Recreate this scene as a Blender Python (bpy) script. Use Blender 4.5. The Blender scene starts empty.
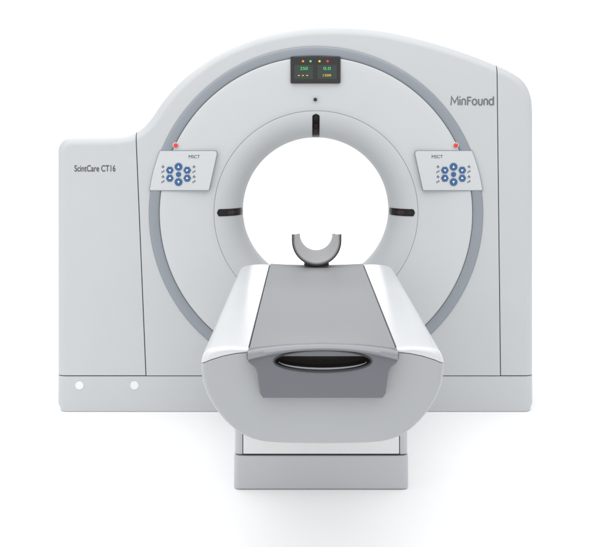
import bpy, bmesh, math
from mathutils import Vector, Matrix
PI = math.pi
S = bpy.context.scene
C = S.collection
PX = 0.005
def W(px, py): return ((px-316)*PX, (412-py)*PX)
ZC = (412-213)*PX

# ------------------------------------------------------------ materials
def mat(name, col, rough=0.4, metal=0.0, coat=0.0, var=0.03, bump=0.02, scale=120, spec=0.5, emit=None):
    m = bpy.data.materials.new(name); m.use_nodes = True
    nt = m.node_tree; b = nt.nodes['Principled BSDF']
    b.inputs['Roughness'].default_value = rough
    b.inputs['Metallic'].default_value = metal
    b.inputs['Coat Weight'].default_value = coat
    b.inputs['Coat Roughness'].default_value = 0.15
    b.inputs['Specular IOR Level'].default_value = spec
    tc = nt.nodes.new('ShaderNodeTexCoord')
    n = nt.nodes.new('ShaderNodeTexNoise'); n.inputs['Scale'].default_value = 3.0; n.inputs['Detail'].default_value = 4
    nt.links.new(tc.outputs['Object'], n.inputs['Vector'])
    r = nt.nodes.new('ShaderNodeMapRange')
    r.inputs['To Min'].default_value = 1-var; r.inputs['To Max'].default_value = 1+var
    nt.links.new(n.outputs['Fac'], r.inputs['Value'])
    mx = nt.nodes.new('ShaderNodeVectorMath'); mx.operation = 'SCALE'
    mx.inputs[0].default_value = col[:3]
    nt.links.new(r.outputs['Result'], mx.inputs['Scale'])
    nt.links.new(mx.outputs['Vector'], b.inputs['Base Color'])
    if bump:
        n2 = nt.nodes.new('ShaderNodeTexNoise'); n2.inputs['Scale'].default_value = scale; n2.inputs['Detail'].default_value = 3
        nt.links.new(tc.outputs['Object'], n2.inputs['Vector'])
        bp = nt.nodes.new('ShaderNodeBump'); bp.inputs['Strength'].default_value = bump; bp.inputs['Distance'].default_value = 0.002
        nt.links.new(n2.outputs['Fac'], bp.inputs['Height'])
        nt.links.new(bp.outputs['Normal'], b.inputs['Normal'])
    if emit:
        b.inputs['Emission Color'].default_value = (*emit[:3], 1); b.inputs['Emission Strength'].default_value = emit[3]
    return m
M = dict(
    body=mat('body_paint', (.500,.520,.530), .36, coat=.15),
    disc=mat('disc_paint', (.54,.56,.571), .34, coat=.15),
    funnel=mat('funnel_paint', (.52,.54,.552), .5, coat=0, spec=.3),
    ring=mat('ring_grey', (.26,.285,.317), .35, metal=.15),
    outline=mat('blue_grey_edge', (.25,.28,.32), .4),
    panel=mat('panel_paint', (.56,.578,.592), .35, coat=.2),
    white=mat('white_shell', (.60,.612,.625), .3, coat=.25),
    bumper=mat('bumper_grey', (.375,.387,.403), .4, coat=.1),
    cradle=mat('cradle_grey', (.225,.232,.245), .5, bump=.08, scale=400),
    plate=mat('plate_grey', (.13,.138,.155), .4, coat=.15),
    lip=mat('lip_grey', (.25,.26,.28), .35, coat=.2),
    crescent=mat('light_edge', (.36,.37,.39), .3, coat=.2),
    base=mat('base_paint', (.48,.492,.505), .4, coat=.1),
    basep=mat('base_panel_paint', (.72,.73,.735), .4, coat=.1),
    dark=mat('dark_gap', (.02,.02,.022), .6),
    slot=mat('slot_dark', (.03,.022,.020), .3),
    black=mat('black_gloss', (.010,.008,.008), .12, coat=.5, bump=0),
    lens=mat('lens_glass', (.05,.012,.012), .08, coat=1.0, bump=0),
    bezel=mat('bezel', (.03,.03,.035), .3, bump=0),
    blue=mat('blue_button', (.025,.100,.25), .3, coat=.3, bump=0),
    red=mat('red_lamp', (.75,.03,.02), .25, coat=.4, bump=0),
    ink=mat('grey_ink', (.13,.135,.145), .5, bump=0),
    dink=mat('dark_ink', (.05,.05,.06), .5, bump=0),
    wink=mat('white_ink', (.85,.87,.9), .5, bump=0),
    cap=mat('cap_white', (.76,.77,.78), .35, bump=0),
    led_g=mat('led_green', (.05,.3,.08), .4, bump=0, emit=(.15,.9,.3,.5)),
    led_y=mat('led_yellow', (.4,.3,.02), .4, bump=0, emit=(1,.75,.1,.5)),
    led_o=mat('led_orange', (.5,.15,.02), .4, bump=0, emit=(1,.3,.05,.5)),
    led_r=mat('led_red', (.5,.02,.02), .4, bump=0, emit=(1,.05,.03,.5)),
    scr=mat('screen_block', (.03,.045,.04), .25, bump=0),
    holder=mat('holder_shell', (.27,.27,.28), .4),
    pad=mat('holder_pad', (.045,.035,.035), .6, bump=.1, scale=300),
    floor=mat('white_sweep', (.96,.96,.962), .6, var=.004, bump=.01, scale=30, spec=.3),
)

# ------------------------------------------------------------ helpers
def empty(name, loc, label, cat):
    o = bpy.data.objects.new(name, None); C.objects.link(o); o.location = loc
    o.empty_display_size = .1
    o['label'] = label; o['category'] = cat
    return o
def finish(name, bm, m, parent=None, smooth=35, bevel=0, seg=2, wn=False, bang=50):
    bmesh.ops.recalc_face_normals(bm, faces=bm.faces)
    me = bpy.data.meshes.new(name); bm.to_mesh(me); bm.free()
    me.materials.clear(); me.materials.append(m)
    if smooth:
        me.shade_smooth(); me.set_sharp_from_angle(angle=math.radians(smooth))
    o = bpy.data.objects.new(name, me); C.objects.link(o)
    if bevel:
        b = o.modifiers.new('b', 'BEVEL'); b.width = bevel; b.segments = seg; b.limit_method = 'ANGLE'; b.angle_limit = math.radians(bang)
        b.harden_normals = False
    if wn or bevel:
        w = o.modifiers.new('w', 'WEIGHTED_NORMAL'); w.keep_sharp = True; w.weight = 80
    if parent:
        o.parent = parent
        if parent.type == 'EMPTY': o.location = -Vector(parent.location)
    return o
def prism_bm(pts, y0, y1, bm=None):
    bm = bm or bmesh.new()
    a = [bm.verts.new((x, y0, z)) for x, z in pts]; b = [bm.verts.new((x, y1, z)) for x, z in pts]
    bm.faces.new(a); bm.faces.new(b[::-1])
    n = len(pts)
    for i in range(n): bm.faces.new((a[i], b[i], b[(i+1) % n], a[(i+1) % n]))
    return bm
def box_bm(x0, x1, y0, y1, z0, z1, bm=None):
    return prism_bm([(x0,z0),(x1,z0),(x1,z1),(x0,z1)], y0, y1, bm)
def lathe_bm(prof, n=192, cx=0, cz=ZC, closed=False, bm=None):
    bm = bm or bmesh.new(); rows = []
    for r, y in prof:
        rows.append([bm.verts.new((cx+r*math.cos(2*PI*k/n), y, cz+r*math.sin(2*PI*k/n))) for k in range(n)])
    R = len(rows)
    for i in range(R if closed else R-1):
        a, b = rows[i], rows[(i+1) % R]
        for k in range(n): bm.faces.new((a[k], a[(k+1) % n], b[(k+1) % n], b[k]))
    return bm
def disc_bm(cx, cz, r, y0, y1, n=32, bm=None):
    return prism_bm([(cx+r*math.cos(2*PI*k/n), cz+r*math.sin(2*PI*k/n)) for k in range(n)], y0, y1, bm)
def loft_bm(secs):      # secs: list of (y, [(x,z)...])
    bm = bmesh.new(); rows = [[bm.verts.new((x, y, z)) for x, z in p] for y, p in secs]
    n = len(rows[0])
    for a, b in zip(rows, rows[1:]):
        for k in range(n): bm.faces.new((a[k], a[(k+1) % n], b[(k+1) % n], b[k]))
    bm.faces.new(rows[0]); bm.faces.new(rows[-1][::-1])
    return bm
def tmp(bm):
    bmesh.ops.recalc_face_normals(bm, faces=bm.faces)
    me = bpy.data.meshes.new('tmp'); bm.to_mesh(me); bm.free()
    o = bpy.data.objects.new('tmp', me); C.objects.link(o); return o
def boolean(bm, cutters):   # cutters: list of (op, bm) ; returns bmesh
    o = tmp(bm); cs = []
    for op, cb in cutters:
        c = tmp(cb); cs.append(c)
        m = o.modifiers.new('x', 'BOOLEAN'); m.operation = op; m.solver = 'EXACT'; m.object = c
    bpy.context.view_layer.update()
    dg = bpy.context.evaluated_depsgraph_get()
    me = bpy.data.meshes.new_from_object(o.evaluated_get(dg))
    out = bmesh.new(); out.from_mesh(me)
    for q in cs+[o]: bpy.data.objects.remove(q)
    bmesh.ops.remove_doubles(out, verts=out.verts, dist=1e-5)
    return out
def spline(pts, step=.012):
    out = []
    P = [pts[0]]+list(pts)+[pts[-1]]
    for i in range(1, len(P)-2):
        p0, p1, p2, p3 = [Vector(p) for p in P[i-1:i+3]]
        n = max(2, int((p2-p1).length/step))
        for k in range(n):
            t = k/n
            out.append(tuple(.5*((2*p1)+(p2-p0)*t+(2*p0-5*p1+4*p2-p3)*t*t+(3*p1-p0-3*p2+p3)*t**3)))
    out.append(tuple(pts[-1])); return out
def inset(pts, d):          # closed polygon, positive d = inward
    n = len(pts); A = sum(pts[i][0]*pts[(i+1)%n][1]-pts[(i+1)%n][0]*pts[i][1] for i in range(n))
    sg = 1 if A > 0 else -1; out = []
    for i in range(n):
        p, a, b = Vector(pts[i]), Vector(pts[i-1]), Vector(pts[(i+1)%n])
        e1 = (p-a).normalized(); e2 = (b-p).normalized()
        n1 = Vector((-e1.y, e1.x))*sg; n2 = Vector((-e2.y, e2.x))*sg
        m = (n1+n2).normalized(); c = max(.4, m.dot(n1))
        out.append(tuple(p+m*d/c))
    return out
def arc(cx, cz, r, a0, a1, n):
    return [(cx+r*math.cos(math.radians(a0+(a1-a0)*k/n)), cz+r*math.sin(math.radians(a0+(a1-a0)*k/n))) for k in range(n+1)]
def text(name, s, cx, cz, w, h, y, m, parent, bold=0.0):
    cu = bpy.data.curves.new('t', 'FONT'); cu.body = s; cu.extrude = .0008; cu.offset = bold; cu.size = 1
    to = bpy.data.objects.new('t', cu); C.objects.link(to)
    bpy.context.view_layer.update()
    me = bpy.data.meshes.new_from_object(to.evaluated_get(bpy.context.evaluated_depsgraph_get()))
    bpy.data.objects.remove(to)
    bm = bmesh.new(); bm.from_mesh(me)
    xs = [v.co.x for v in bm.verts]; ys = [v.co.y for v in bm.verts]
    sx = w/(max(xs)-min(xs)); sy = h/(max(ys)-min(ys)); mx = (max(xs)+min(xs))/2; my = (max(ys)+min(ys))/2
    for v in bm.verts: v.co = Vector((cx+(v.co.x-mx)*sx, y-v.co.z, cz+(v.co.y-my)*sy))
    return finish(name, bm, m, parent, smooth=0)

# ------------------------------------------------------------ setting
bm = bmesh.new()
prof = [(-9, 0), (4.0, 0)]+[(4.0+2*math.sin(math.radians(a)), 2-2*math.cos(math.radians(a))) for a in range(6, 91, 6)]+[(6.0, 7)]
L = [bm.verts.new((-9, y, z)) for y, z in prof]; R_ = [bm.verts.new((9, y, z)) for y, z in prof]
for i in range(len(prof)-1): bm.faces.new((L[i], R_[i], R_[i+1], L[i+1]))
fl = finish('floor', bm, M['floor']); fl['kind'] = 'structure'
fl['label'] = 'seamless white studio floor curving up into the backdrop'; fl['category'] = 'floor'

# ------------------------------------------------------------ gantry
G = empty('ct_scanner_gantry', (0, .4, 0), 'large pale grey scanner gantry with a round bore, standing behind the patient table', 'scanner gantry')
top = [W(*p) for p in [(118,136.5),(131,134),(142,127.5),(151,117.5),(162,101.5),(177,84),(197,67),(224,50),(260,36),(300,28),(340,26.5),(380,29.5),(420,38),(460,50),(494,63),(514,72.5),(526,82.5),(532.5,97),(534,115)]]
c0 = W(70.5, 151.5)
out = [W(60,411.6)]+[W(56.5,405)]+arc(c0[0], c0[1], .07, 180, 90, 10)+spline(top)+[W(534,405), W(531,411.6)]
DEP = .86; RB = .045
def ins_keep(d):       # rounded everywhere but at the foot, which meets the floor
    p = inset(out, d)
    return [(x, oz if oz < .05 else z) for (x, z), (ox, oz) in zip(p, out)]
rings = [(RB*(1-math.cos(PI/2*k/8)), ins_keep(RB*(1-math.sin(PI/2*k/8)))) for k in range(0, 9)]
back = [(DEP-RB*(1-math.cos(PI/2*k/4)), ins_keep(RB*(1-math.sin(PI/2*k/4)))) for k in range(4, -1, -1)]
def body_bm(ins=0.0):
    fr = [(ins+y, inset(p, ins) if ins else p) for y, p in rings]
    bk = [(y-ins, inset(p, ins) if ins else p) for y, p in back]
    return loft_bm(fr+bk)
RH = .80
hole = lambda: disc_bm(0, ZC, RH, -.3, 1.3, 160)
g = .0022
lt, lb = W(134.5, 100), W(146, 376); lt = (lt[0]+(lt[0]-lb[0])*.5, lt[1]+(lt[1]-lb[1])*.5)
rt, rb = W(496.5, 20), W(500.5, 376)
zb = W(0, 376)[1]
left = prism_bm([(-3,zb+g),(lb[0]-g,zb+g),(lt[0]-g,lt[1]),(-3,lt[1])], -.5, 1.5)
mid = prism_bm([(lb[0]+g,zb+g),(rb[0]-g,zb+g),(rt[0]-g,rt[1]),(rt[0]-g,3),(lt[0]+g,3),(lt[0]+g,lt[1])], -.5, 1.5)
right = prism_bm([(rb[0]+g,zb+g),(3,zb+g),(3,rt[1]),(rt[0]+g,rt[1])], -.5, 1.5)
low = prism_bm([(-3,-1),(3,-1),(3,zb-g),(-3,zb-g)], -.5, 1.5)
kw = dict(smooth=32, bevel=.002, seg=2, bang=60)
finish('side_cover', boolean(body_bm(), [('INTERSECT', left)]), M['body'], G, **kw)
finish('side_cover', boolean(body_bm(), [('INTERSECT', right)]), M['body'], G, **kw)
finish('front_cover', boolean(body_bm(), [('INTERSECT', mid), ('DIFFERENCE', hole())]), M['body'], G, **kw)
finish('base_cover', boolean(body_bm(), [('INTERSECT', low), ('DIFFERENCE', hole())]), M['body'], G, **kw)
finish('dark_core', boolean(body_bm(.014), [('DIFFERENCE', disc_bm(0, ZC, .815, -.3, 1.3, 160))]), M['dark'], G)  # near-black core added behind the covers so their seams read dark
finish('trim_ring', lathe_bm([(.784,.02),(.784,-.003),(.787,-.006),(.795,-.008),(.81,-.009),(.825,-.008),(.832,-.006),(.836,-.002),(.836,.004)]), M['ring'], G, smooth=50)
FA, FD = .136, .15
finish('front_panel', lathe_bm([(.7825,.03),(.7825,.000),(.780,-.004),(.772,-.0055),(.74,-.004),(.68,.0),(.60,.007),(.54,.013),(.5145,.0158),(.5125,.0168),(.5122,.03)]), M['disc'], G, smooth=50)
def fprof(t): return (.375+FA*(1-math.sin(t)), .017+FD*(1-math.cos(t)))
fp = [(.5111,.03)]+[fprof(PI/2*k/24) for k in range(25)]+[(.3755,.20),(.385,.32),(.41,.45),(.455,.65),(.5,.8),(.54,.85),(.8,.855),(.8,.82)]
finish('bore_funnel', lathe_bm(fp), M['funnel'], G, smooth=50)
def strip(phi, t0, t1, hw, off, endr):
    bm = bmesh.new(); ax = Vector((math.cos(phi), 0, math.sin(phi))); tg = Vector((-math.sin(phi), 0, math.cos(phi)))
    N = 28; rows = []
    pts = [fprof(t0+(t1-t0)*i/N) for i in range(N+1)]
    Ls = [0]
    for a, b in zip(pts, pts[1:]): Ls.append(Ls[-1]+math.hypot(a[0]-b[0], a[1]-b[1]))
    for i in range(N+1):
        t = t0+(t1-t0)*i/N
        r, y = pts[i]; d = min(Ls[i], Ls[-1]-Ls[i])
        w = hw*math.sqrt(max(.02, 1-(1-min(1, d/endr))**2))
        l = math.hypot(FA*math.cos(t), FD*math.sin(t))
        nr, ny = -FD*math.sin(t)/l, -FA*math.cos(t)/l
        o = Vector((0, 0, ZC))+ax*(r+nr*off)+Vector((0, y+ny*off, 0))
        rows.append([bm.verts.new(o+tg*(w*k/3)) for k in range(-3, 4)])
    for a, b in zip(rows, rows[1:]):
        for k in range(6): bm.faces.new((a[k], a[k+1], b[k+1], b[k]))
    bmesh.ops.solidify(bm, geom=bm.faces[:], thickness=.0015)
    return bm
for phi in (PI/2, PI, 0):
    w = finish('laser_window', strip(phi, .11, 1.36, .0180, .0025, .012), M['black'], G)
    finish('lens', strip(phi, .46, .92, .009, .0055, .008), M['lens'], w)
    finish('end_cap', strip(phi, .15, .34, .011, .0055, .008), M['bezel'], w)
# display
x0, z1 = W(290.5, 56.5); x1, z0 = W(340.5, 83.5)
def rrect(x0, x1, z0, z1, r, n=5):
    return arc(x1-r, z1-r, r, 0, 90, n)+arc(x0+r, z1-r, r, 90, 180, n)+arc(x0+r, z0+r, r, 180, 270, n)+arc(x1-r, z0+r, r, 270, 360, n)
D = finish('display', prism_bm(rrect(x0, x1, z0, z1, .008), -.013, .01), M['bezel'], G, bevel=.002)
finish('screen', prism_bm(rrect(x0+.007, x1-.007, z0+.007, z1-.007, .003), -.0155, -.012), M['black'], D)
sb = bmesh.new()
for a, b in ((294.5, 313), (317.5, 336.5)):
    p, q = W(a, 79), W(b, 65)
    box_bm(p[0], q[0], -.0165, -.0152, p[1], q[1], sb)
finish('screen_block', sb, M['scr'], D, smooth=0)
for px, m in ((303,'led_o'), (310.5,'led_g'), (319.5,'led_y'), (327.5,'led_r')):
    c = W(px, 61.3); finish('status_icon', disc_bm(c[0], c[1], .006, -.0165, -.0152, 6), M[m], D, smooth=0)
for s, px, py, w, h, m in (('250', 304, 68.5, .038, .015, 'led_g'), ('0.0', 327, 68.5, .036, .015, 'led_g'), ('- - -', 303, 75.5, .05, .004, 'led_y'), ('1200', 327, 75.3, .040, .011, 'led_y')):
    c = W(px, py); text('screen_text', s, c[0], c[1], w, h, -.0170, M[m], D)
c = W(315.3, 99.5)
k = finish('sensor_dot', disc_bm(c[0], c[1], .009, -.006, .02, 24), M['dark'], G)
# control panels, almost flush with the trim ring
for sg in (-1, 1):
    pts = []
    for i in range(13):
        py = 151+(190-151)*i/12; dy = 213-py
        pts.append((-math.sqrt(167.5**2-dy*dy)*PX, (412-py)*PX))
    poly = pts+[(-.535, (412-190)*PX), (-.495, (412-153.5)*PX), (-.502, (412-151)*PX)]
    if sg == 1: poly = [(-x, z) for x, z in poly]
    FY = -.0115
    CP = finish('control_panel', prism_bm(poly, FY, .012), M['panel'], G, bevel=.0015, seg=3, bang=40)
    finish('panel_edge', prism_bm(inset(poly, -.0035), -.0098, .012), M['outline'], CP, smooth=0)
    cx = W(316+sg*137.2, 0)[0]; cz = W(0, 174)[1]
    for dx, dz in ((-8.7,4), (0,7.4), (8.7,4), (-8.7,-4), (8.7,-4), (0,-7.8), (0,-.2)):
        bx, bz = cx+dx*PX, cz+dz*PX; r = .0195 if (dx or abs(dz) > 1) else .013
        n = 6 if dx else 24
        b = finish('button', disc_bm(bx, bz, r, FY-.004, FY+.001, n), M['blue'], CP, bevel=.0015, bang=50 if n == 6 else 70)
        if dx or abs(dz) > 1:
            a = math.atan2(dz, dx)
            tri = [(bx+.0075*math.cos(a+q), bz+.0075*math.sin(a+q)) for q in (0, 2.3, -2.3)]
            finish('arrow_mark', prism_bm(tri, FY-.0048, FY-.0038), M['wink'], b, smooth=0)
    for side in (-1, 1):
        for j in range(4):
            gx = cx+side*15.5*PX; gz = cz+(7.5-5*j)*PX
            ib = bmesh.new(); f0, f1 = FY-.0008, FY+.0002
            box_bm(gx-.007, gx+.007, f0, f1, gz-.0015, gz+.0015, ib)
            box_bm(gx-.0015+.004*(j%2), gx+.0015+.004*(j%2), f0-.0002, f1, gz+.002, gz+.008, ib)
            if j % 2: box_bm(gx-.007, gx-.004, f0-.0002, f1, gz-.008, gz-.002, ib)
            else: box_bm(gx-.006, gx+.006, f0-.0002, f1, gz-.006, gz-.004, ib)
            finish('panel_symbol', ib, M['dink'], CP, smooth=0)
    tx, tz = W(194.5 if sg == -1 else 437, 156.5)
    text('panel_text', 'MSCT', tx, tz, .055, .016, FY-.0002, M['dink'], CP)
    rx, rz = W(176 if sg == -1 else 455.5, 145.3)
    q = finish('indicator_socket', disc_bm(rx, rz, .016, -.011, .02, 28), M['panel'], G, bevel=.002, bang=70)
    finish('indicator_lamp', disc_bm(rx, rz, .0115, -.016, -.010, 24), M['red'], q, bevel=.003, bang=70)
# the wide even lettering at upper right: every letter drawn as mitred strokes
lz = W(0, 105)[1]; CH, XH, SW = .0420, .0305, .0062
lg = bmesh.new(); yo = [-.0012]
def ribbon(P, ox, closed=False):
    P = [Vector((ox+x*LS, lz+z)) for x, z in P]; n = len(P); Lr, Rr = [], []
    for i, p in enumerate(P):
        a = P[i-1] if (i or closed) else None; b = P[(i+1) % n] if (i < n-1 or closed) else None
        d1 = (p-a).normalized() if a is not None else None; d2 = (b-p).normalized() if b is not None else None
        if d1 is None: d1 = d2
        if d2 is None: d2 = d1
        n1 = Vector((-d1.y, d1.x)); n2 = Vector((-d2.y, d2.x)); m = (n1+n2)
        m = m.normalized() if m.length > .05 else n1
        m = m*(SW/2/max(.45, m.dot(n1))); Lr.append(p+m); Rr.append(p-m)
    y = yo[0]; yo[0] -= .00008
    A = [lg.verts.new((v.x, y, v.y)) for v in Lr]; B = [lg.verts.new((v.x, y, v.y)) for v in Rr]
    A2 = [lg.verts.new((v.x, .0004, v.y)) for v in Lr]; B2 = [lg.verts.new((v.x, .0004, v.y)) for v in Rr]
    for i in range(n if closed else n-1):
        j = (i+1) % n
        lg.faces.new((A[i], A[j], B[j], B[i])); lg.faces.new((A[i], A2[i], A2[j], A[j])); lg.faces.new((B[i], B[j], B2[j], B2[i]))
def arch(w, up=True):
    r = w/2
    if up: return [(0, 0), (0, XH-r)]+[(r-r*math.cos(PI*k/12), XH-r+r*math.sin(PI*k/12)) for k in range(1, 12)]+[(w, XH-r), (w, 0)]
    return [(0, XH), (0, r)]+[(r-r*math.cos(PI*k/12), r-r*math.sin(PI*k/12)) for k in range(1, 12)]+[(w, r), (w, XH)]
def ring(w): return [(w/2+w/2*math.cos(2*PI*k/24), XH/2+(XH/2-.001)*math.sin(2*PI*k/24)) for k in range(24)]
LS = .885; x = W(451.0, 0)[0]
def adv(d):
    global x
    x += d*LS
ribbon([(0, 0), (.003, CH), (.0205, .012), (.038, CH), (.041, 0)], x); adv(.0505)
ribbon([(0, 0), (0, XH)], x); ribbon([(0, CH-.004), (0, CH+.0015)], x); adv(.0115)
ribbon(arch(.0195), x); adv(.0195+.0125)
ribbon([(.0205, CH-.003), (0, CH-.003), (0, 0)], x); ribbon([(.003, .022), (.018, .022)], x); adv(.0265)
ribbon(ring(.025), x, True); adv(.025+.0105)
ribbon(arch(.0195, False), x); adv(.0195+.011)
ribbon(arch(.0195), x); adv(.0195+.0095)
ribbon(ring(.024), x, True); ribbon([(.024, 0), (.024, CH+.001)], x)
finish('maker_logo', lg, M['ink'], G, smooth=0)
c = W(95, 168.3); text('model_lettering', 'ScintCare CT16', c[0], c[1], .205, .032, -.0005, M['dink'], G, bold=.008)
for px in (79.5, 134.5):
    c = W(px, 385.5); finish('screw_cap', disc_bm(c[0], c[1], .021, -.003, .02, 32), M['cap'], G, bevel=.002, bang=70)

# ------------------------------------------------------------ patient table
T = empty('patient_table', (0, -1.1, 0), 'white patient table with grey cradle and rounded grey end, in front of the gantry', 'patient table')
half = spline([(.2245,.774),(.262,.7765),(.308,.774),(.345,.766),(.3635,.746),(.368,.708),(.358,.652),(.333,.600),(.296,.552),(.250,.514),(.195,.492),(.12,.485),(.0,.483)], .016)
def section(sc=1.0, ch=.748):
    h = [(0, ch), (.2225, ch)]+half
    full = h+[(-x, z) for x, z in h[::-1] if abs(x) > 1e-6]
    return [(x*sc if abs(x) > .24 or z < .6 else x*(1+(sc-1)*.6), .63+(z-.63)*sc) for x, z in full]
YF, YN = -.262, -2.195
def trough():
    return loft_bm([(YF, section(.96)), (YF-.012, section(.985)), (YF-.04, section()), (-1.2, section()), (-2.120, section()), (-2.155, section(1.0)), (-2.172, section(.996)), (-2.185, section(.983)), (-2.192, section(.965)), (-2.195, section(.94))])
def endreg(d, ys):     # region of the grey end: below a line that falls towards the outer corners
    r = [(.60,.690),(.372,.722),(.338,.738),(.30,.750),(.26,.758),(.215,.762)]
    r = [(x, z-d) for x, z in r]
    P = [(.60,.30)]+r+[(-x, z) for x, z in r[::-1]]+[(-.60,.30)]
    return prism_bm(P, -2.6, ys)
def slot(gr=0.0):
    P = []
    for k in range(64):
        a = 2*PI*k/64; x = (.143+gr)*math.cos(a); s = math.sin(a)
        P.append((x, .7415+((.031 if s > 0 else .0295)+gr)*s))
    return P
finish('side_shell', boolean(trough(), [('DIFFERENCE', endreg(-.0012, -2.098))]), M['white'], T, smooth=38, bevel=.0015, bang=60)
finish('end_bumper', boolean(trough(), [('INTERSECT', endreg(.0008, -2.101)), ('DIFFERENCE', prism_bm(slot(), -2.3, -2.115))]), M['bumper'], T, smooth=38, bevel=.0015, bang=60)
def crs(edge, mid):
    cr = []
    for i in range(25):
        x = -.2205+.441*i/24; cr.append((x, mid+(edge-mid)*abs(x/.2205)**2))
    return cr+[(.2205,.752),(-.2205,.752)]
finish('cradle', loft_bm([(-.235, crs(.773,.766)), (-1.7, crs(.773,.766)), (-1.95, crs(.773,.770)), (-2.10, crs(.773,.782)), (-2.205, crs(.773,.791))]), M['cradle'], T, smooth=40, bevel=.002, bang=60)
pl = [(0,.791),(.11,.787),(.222,.7745),(.2275,.762),(.2265,.748),(.219,.736),(.203,.724),(.195,.708),(.187,.645),(.178,.632)]
pl = pl+[(-x, z) for x, z in pl[::-1] if x]
finish('end_plate', boolean(prism_bm(pl, -2.226, -2.190), [('DIFFERENCE', prism_bm(slot(), -2.3, -2.1))]), M['plate'], T, smooth=30, bevel=.003, seg=3, bang=40)
lipb = bmesh.new(); NL = 40; rows = []
for i in range(NL+1):
    x = -.223+.446*i/NL; u = abs(x)/.223
    zt = .792-.0185*u*u; zb_ = .7745-.029*u**2.1
    rows.append([lipb.verts.new(p) for p in ((x,-2.222,zt),(x,-2.233,zt-.002),(x,-2.239,(zt+zb_)/2),(x,-2.233,zb_+.001),(x,-2.222,zb_))])
for a, b in zip(rows, rows[1:]):
    for k in range(5): lipb.faces.new((a[k], b[k], b[(k+1)%5], a[(k+1)%5]))
lipb.faces.new(rows[0]); lipb.faces.new(rows[-1][::-1])
finish('handle_lip', lipb, M['lip'], T, smooth=60)
def roll(name, sp, rad, y, m, closed):
    lo = bmesh.new(); rows = []; n = len(sp)
    for i in range(n):
        p = Vector(sp[i]); q0 = Vector(sp[i-1] if (i or closed) else sp[0]); q1 = Vector(sp[(i+1) % n] if (i < n-1 or closed) else sp[-1]); d = (q1-q0).normalized(); nn = Vector((d.y, -d.x))
        rr = rad if closed else rad*max(.15, math.sin(PI*i/(n-1)))**.6
        rows.append([lo.verts.new((p.x+rr*math.cos(q)*nn.x, y-rr*math.sin(q), p.y+rr*math.cos(q)*nn.y)) for q in [2*PI*j/8 for j in range(8)]])
    for i in range(n if closed else n-1):
        a, b = rows[i], rows[(i+1) % n]
        for k in range(8): lo.faces.new((a[k], b[k], b[(k+1)%8], a[(k+1)%8]))
    if not closed: lo.faces.new(rows[0]); lo.faces.new(rows[-1][::-1])
    finish(name, lo, m, T, smooth=60)
roll('opening_rim', slot(.002), .0028, -2.226, M['bezel'], True)
cres = [(.134*math.cos(PI+PI*(.06+.88*i/40)), .7415+.0255*math.sin(PI+PI*(.06+.88*i/40))) for i in range(41)]
roll('grip_edge', cres, .0036, -2.212, M['crescent'], False)
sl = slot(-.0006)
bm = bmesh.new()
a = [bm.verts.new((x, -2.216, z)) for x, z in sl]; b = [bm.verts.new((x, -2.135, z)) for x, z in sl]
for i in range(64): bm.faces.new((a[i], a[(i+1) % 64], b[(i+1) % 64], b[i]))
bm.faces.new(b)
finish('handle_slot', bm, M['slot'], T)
# pedestal
PDX = .010
def rbox(hx, y0, y1, z0, z1, r):
    bm = bmesh.new(); P = [(x+PDX, y) for x, y in arc(hx-r, y1-r, r, 0, 90, 6)+arc(-hx+r, y1-r, r, 90, 180, 6)+arc(-hx+r, y0+r, r, 180, 270, 6)+arc(hx-r, y0+r, r, 270, 360, 6)]
    a = [bm.verts.new((x, y, z0)) for x, y in P]; b = [bm.verts.new((x, y, z1)) for x, y in P]
    bm.faces.new(a); bm.faces.new(b[::-1]); n = len(P)
    for i in range(n): bm.faces.new((a[i], a[(i+1) % n], b[(i+1) % n], b[i]))
    return bm
PD = finish('pedestal', rbox(.342, -1.155, -.14, .138, .47, .02), M['base'], T, bevel=.006, seg=3, bang=60)
finish('pedestal_neck', rbox(.20, -1.05, -.25, .46, .52, .02), M['base'], T, smooth=40)
finish('plinth', rbox(.345, -1.16, -.13, .002, .134, .022), M['base'], T, bevel=.006, seg=3, bang=60)
finish('panel_gap', box_bm(-.311+PDX, .311+PDX, -1.1558, -1.15, .1385, .43), M['dark'], PD, smooth=0)
finish('pedestal_panel', box_bm(-.3075+PDX, .3075+PDX, -1.1585, -1.152, .142, .4265), M['basep'], PD, bevel=.002)

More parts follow.
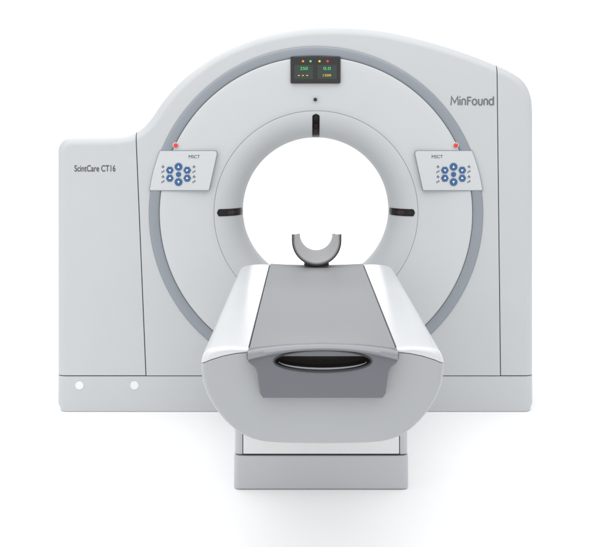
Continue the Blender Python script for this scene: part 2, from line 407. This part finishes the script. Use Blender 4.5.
# ------------------------------------------------------------ head holder
H = empty('head_holder', (0, -.2, .775), 'small curved grey head holder with dark padded edges, at the far end of the table', 'head holder')
def upath(u, add, K=26, E=6):        # u 0 near .. 1 far; U shape: half circle and short upright ears
    r = .103+(.080-.103)*u + add; zb0 = .790+.026*u; zc = zb0+(.103+(.080-.103)*u)
    zt = .924+(.893-.924)*u
    pts = [(-r, zt+(zc-zt)*i/E) for i in range(E)]
    pts += [(-r*math.cos(PI*k/K), zc-r*math.sin(PI*k/K)) for k in range(K+1)]
    pts += [(r, zc+(zt-zc)*(i+1)/E) for i in range(E)]
    return pts
def holder(a_in, a_out, ya, yb, N=16):
    bm = bmesh.new(); inn = []; ou = []
    for i in range(N+1):
        y = ya+(yb-ya)*i/N; u = (y+.34)/.29
        inn.append([bm.verts.new((x, y, z)) for x, z in upath(u, a_in)])
        ou.append([bm.verts.new((x, y, z)) for x, z in upath(u, a_out)])
    n = len(inn[0])
    for i in range(N):
        for k in range(n-1):
            bm.faces.new((inn[i][k], inn[i][k+1], inn[i+1][k+1], inn[i+1][k])); bm.faces.new((ou[i][k], ou[i+1][k], ou[i+1][k+1], ou[i][k+1]))
        for k in (0, n-1): bm.faces.new((inn[i][k], inn[i+1][k], ou[i+1][k], ou[i][k]))
    for i in (0, N):
        for k in range(n-1): bm.faces.new((inn[i][k], inn[i][k+1], ou[i][k+1], ou[i][k]))
    return bm
finish('holder_shell', holder(0, .007, -.338, -.052), M['holder'], H, smooth=40)
finish('holder_rim', holder(.0072, .013, -.342, -.05), M['pad'], H, smooth=40)
finish('holder_support', loft_bm([(-.30, [(-.06,.774),(.06,.774),(.05,.785),(-.05,.785)]), (-.08, [(-.06,.774),(.06,.774),(.05,.803),(-.05,.803)])]), M['pad'], H, bevel=.002)

# ------------------------------------------------------------ lights, world, camera
def area(name, loc, target, sx, sy, power, col=(1,1,1)):
    l = bpy.data.lights.new(name, 'AREA'); l.shape = 'RECTANGLE'; l.size = sx; l.size_y = sy; l.energy = power; l.color = col
    o = bpy.data.objects.new(name, l); C.objects.link(o); o.location = loc
    o.rotation_euler = (Vector(target)-Vector(loc)).to_track_quat('-Z', 'Y').to_euler(); return o
area('softbox_overhead', (-.2, -2.2, 4.8), (0, -1.8, 0), 8, 6, 200)
area('softbox_left', (-4.5, -4.5, 3.2), (0, 0, .9), 3, 3, 32)
area('backdrop_lamp', (0, 3.0, 5.2), (0, 5.2, 1.0), 8, 1.5, 150)
w = bpy.data.worlds.new('World'); S.world = w; w.use_nodes = True
bg = w.node_tree.nodes['Background']; bg.inputs['Color'].default_value = (.988,.992,1,1); bg.inputs['Strength'].default_value = .90
cam = bpy.data.cameras.new('camera'); co = bpy.data.objects.new('camera', cam); C.objects.link(co)
co.location = (-.05, -5.5, 1.46); co.rotation_euler = (PI/2, 0, 0)
cam.lens = 66; cam.sensor_width = 36; cam.shift_x = -6/600; cam.shift_y = -153.5/600; cam.clip_end = 200
S.camera = co
S.view_settings.view_transform = 'Standard'; S.view_settings.look = 'None'; S.view_settings.exposure = 0
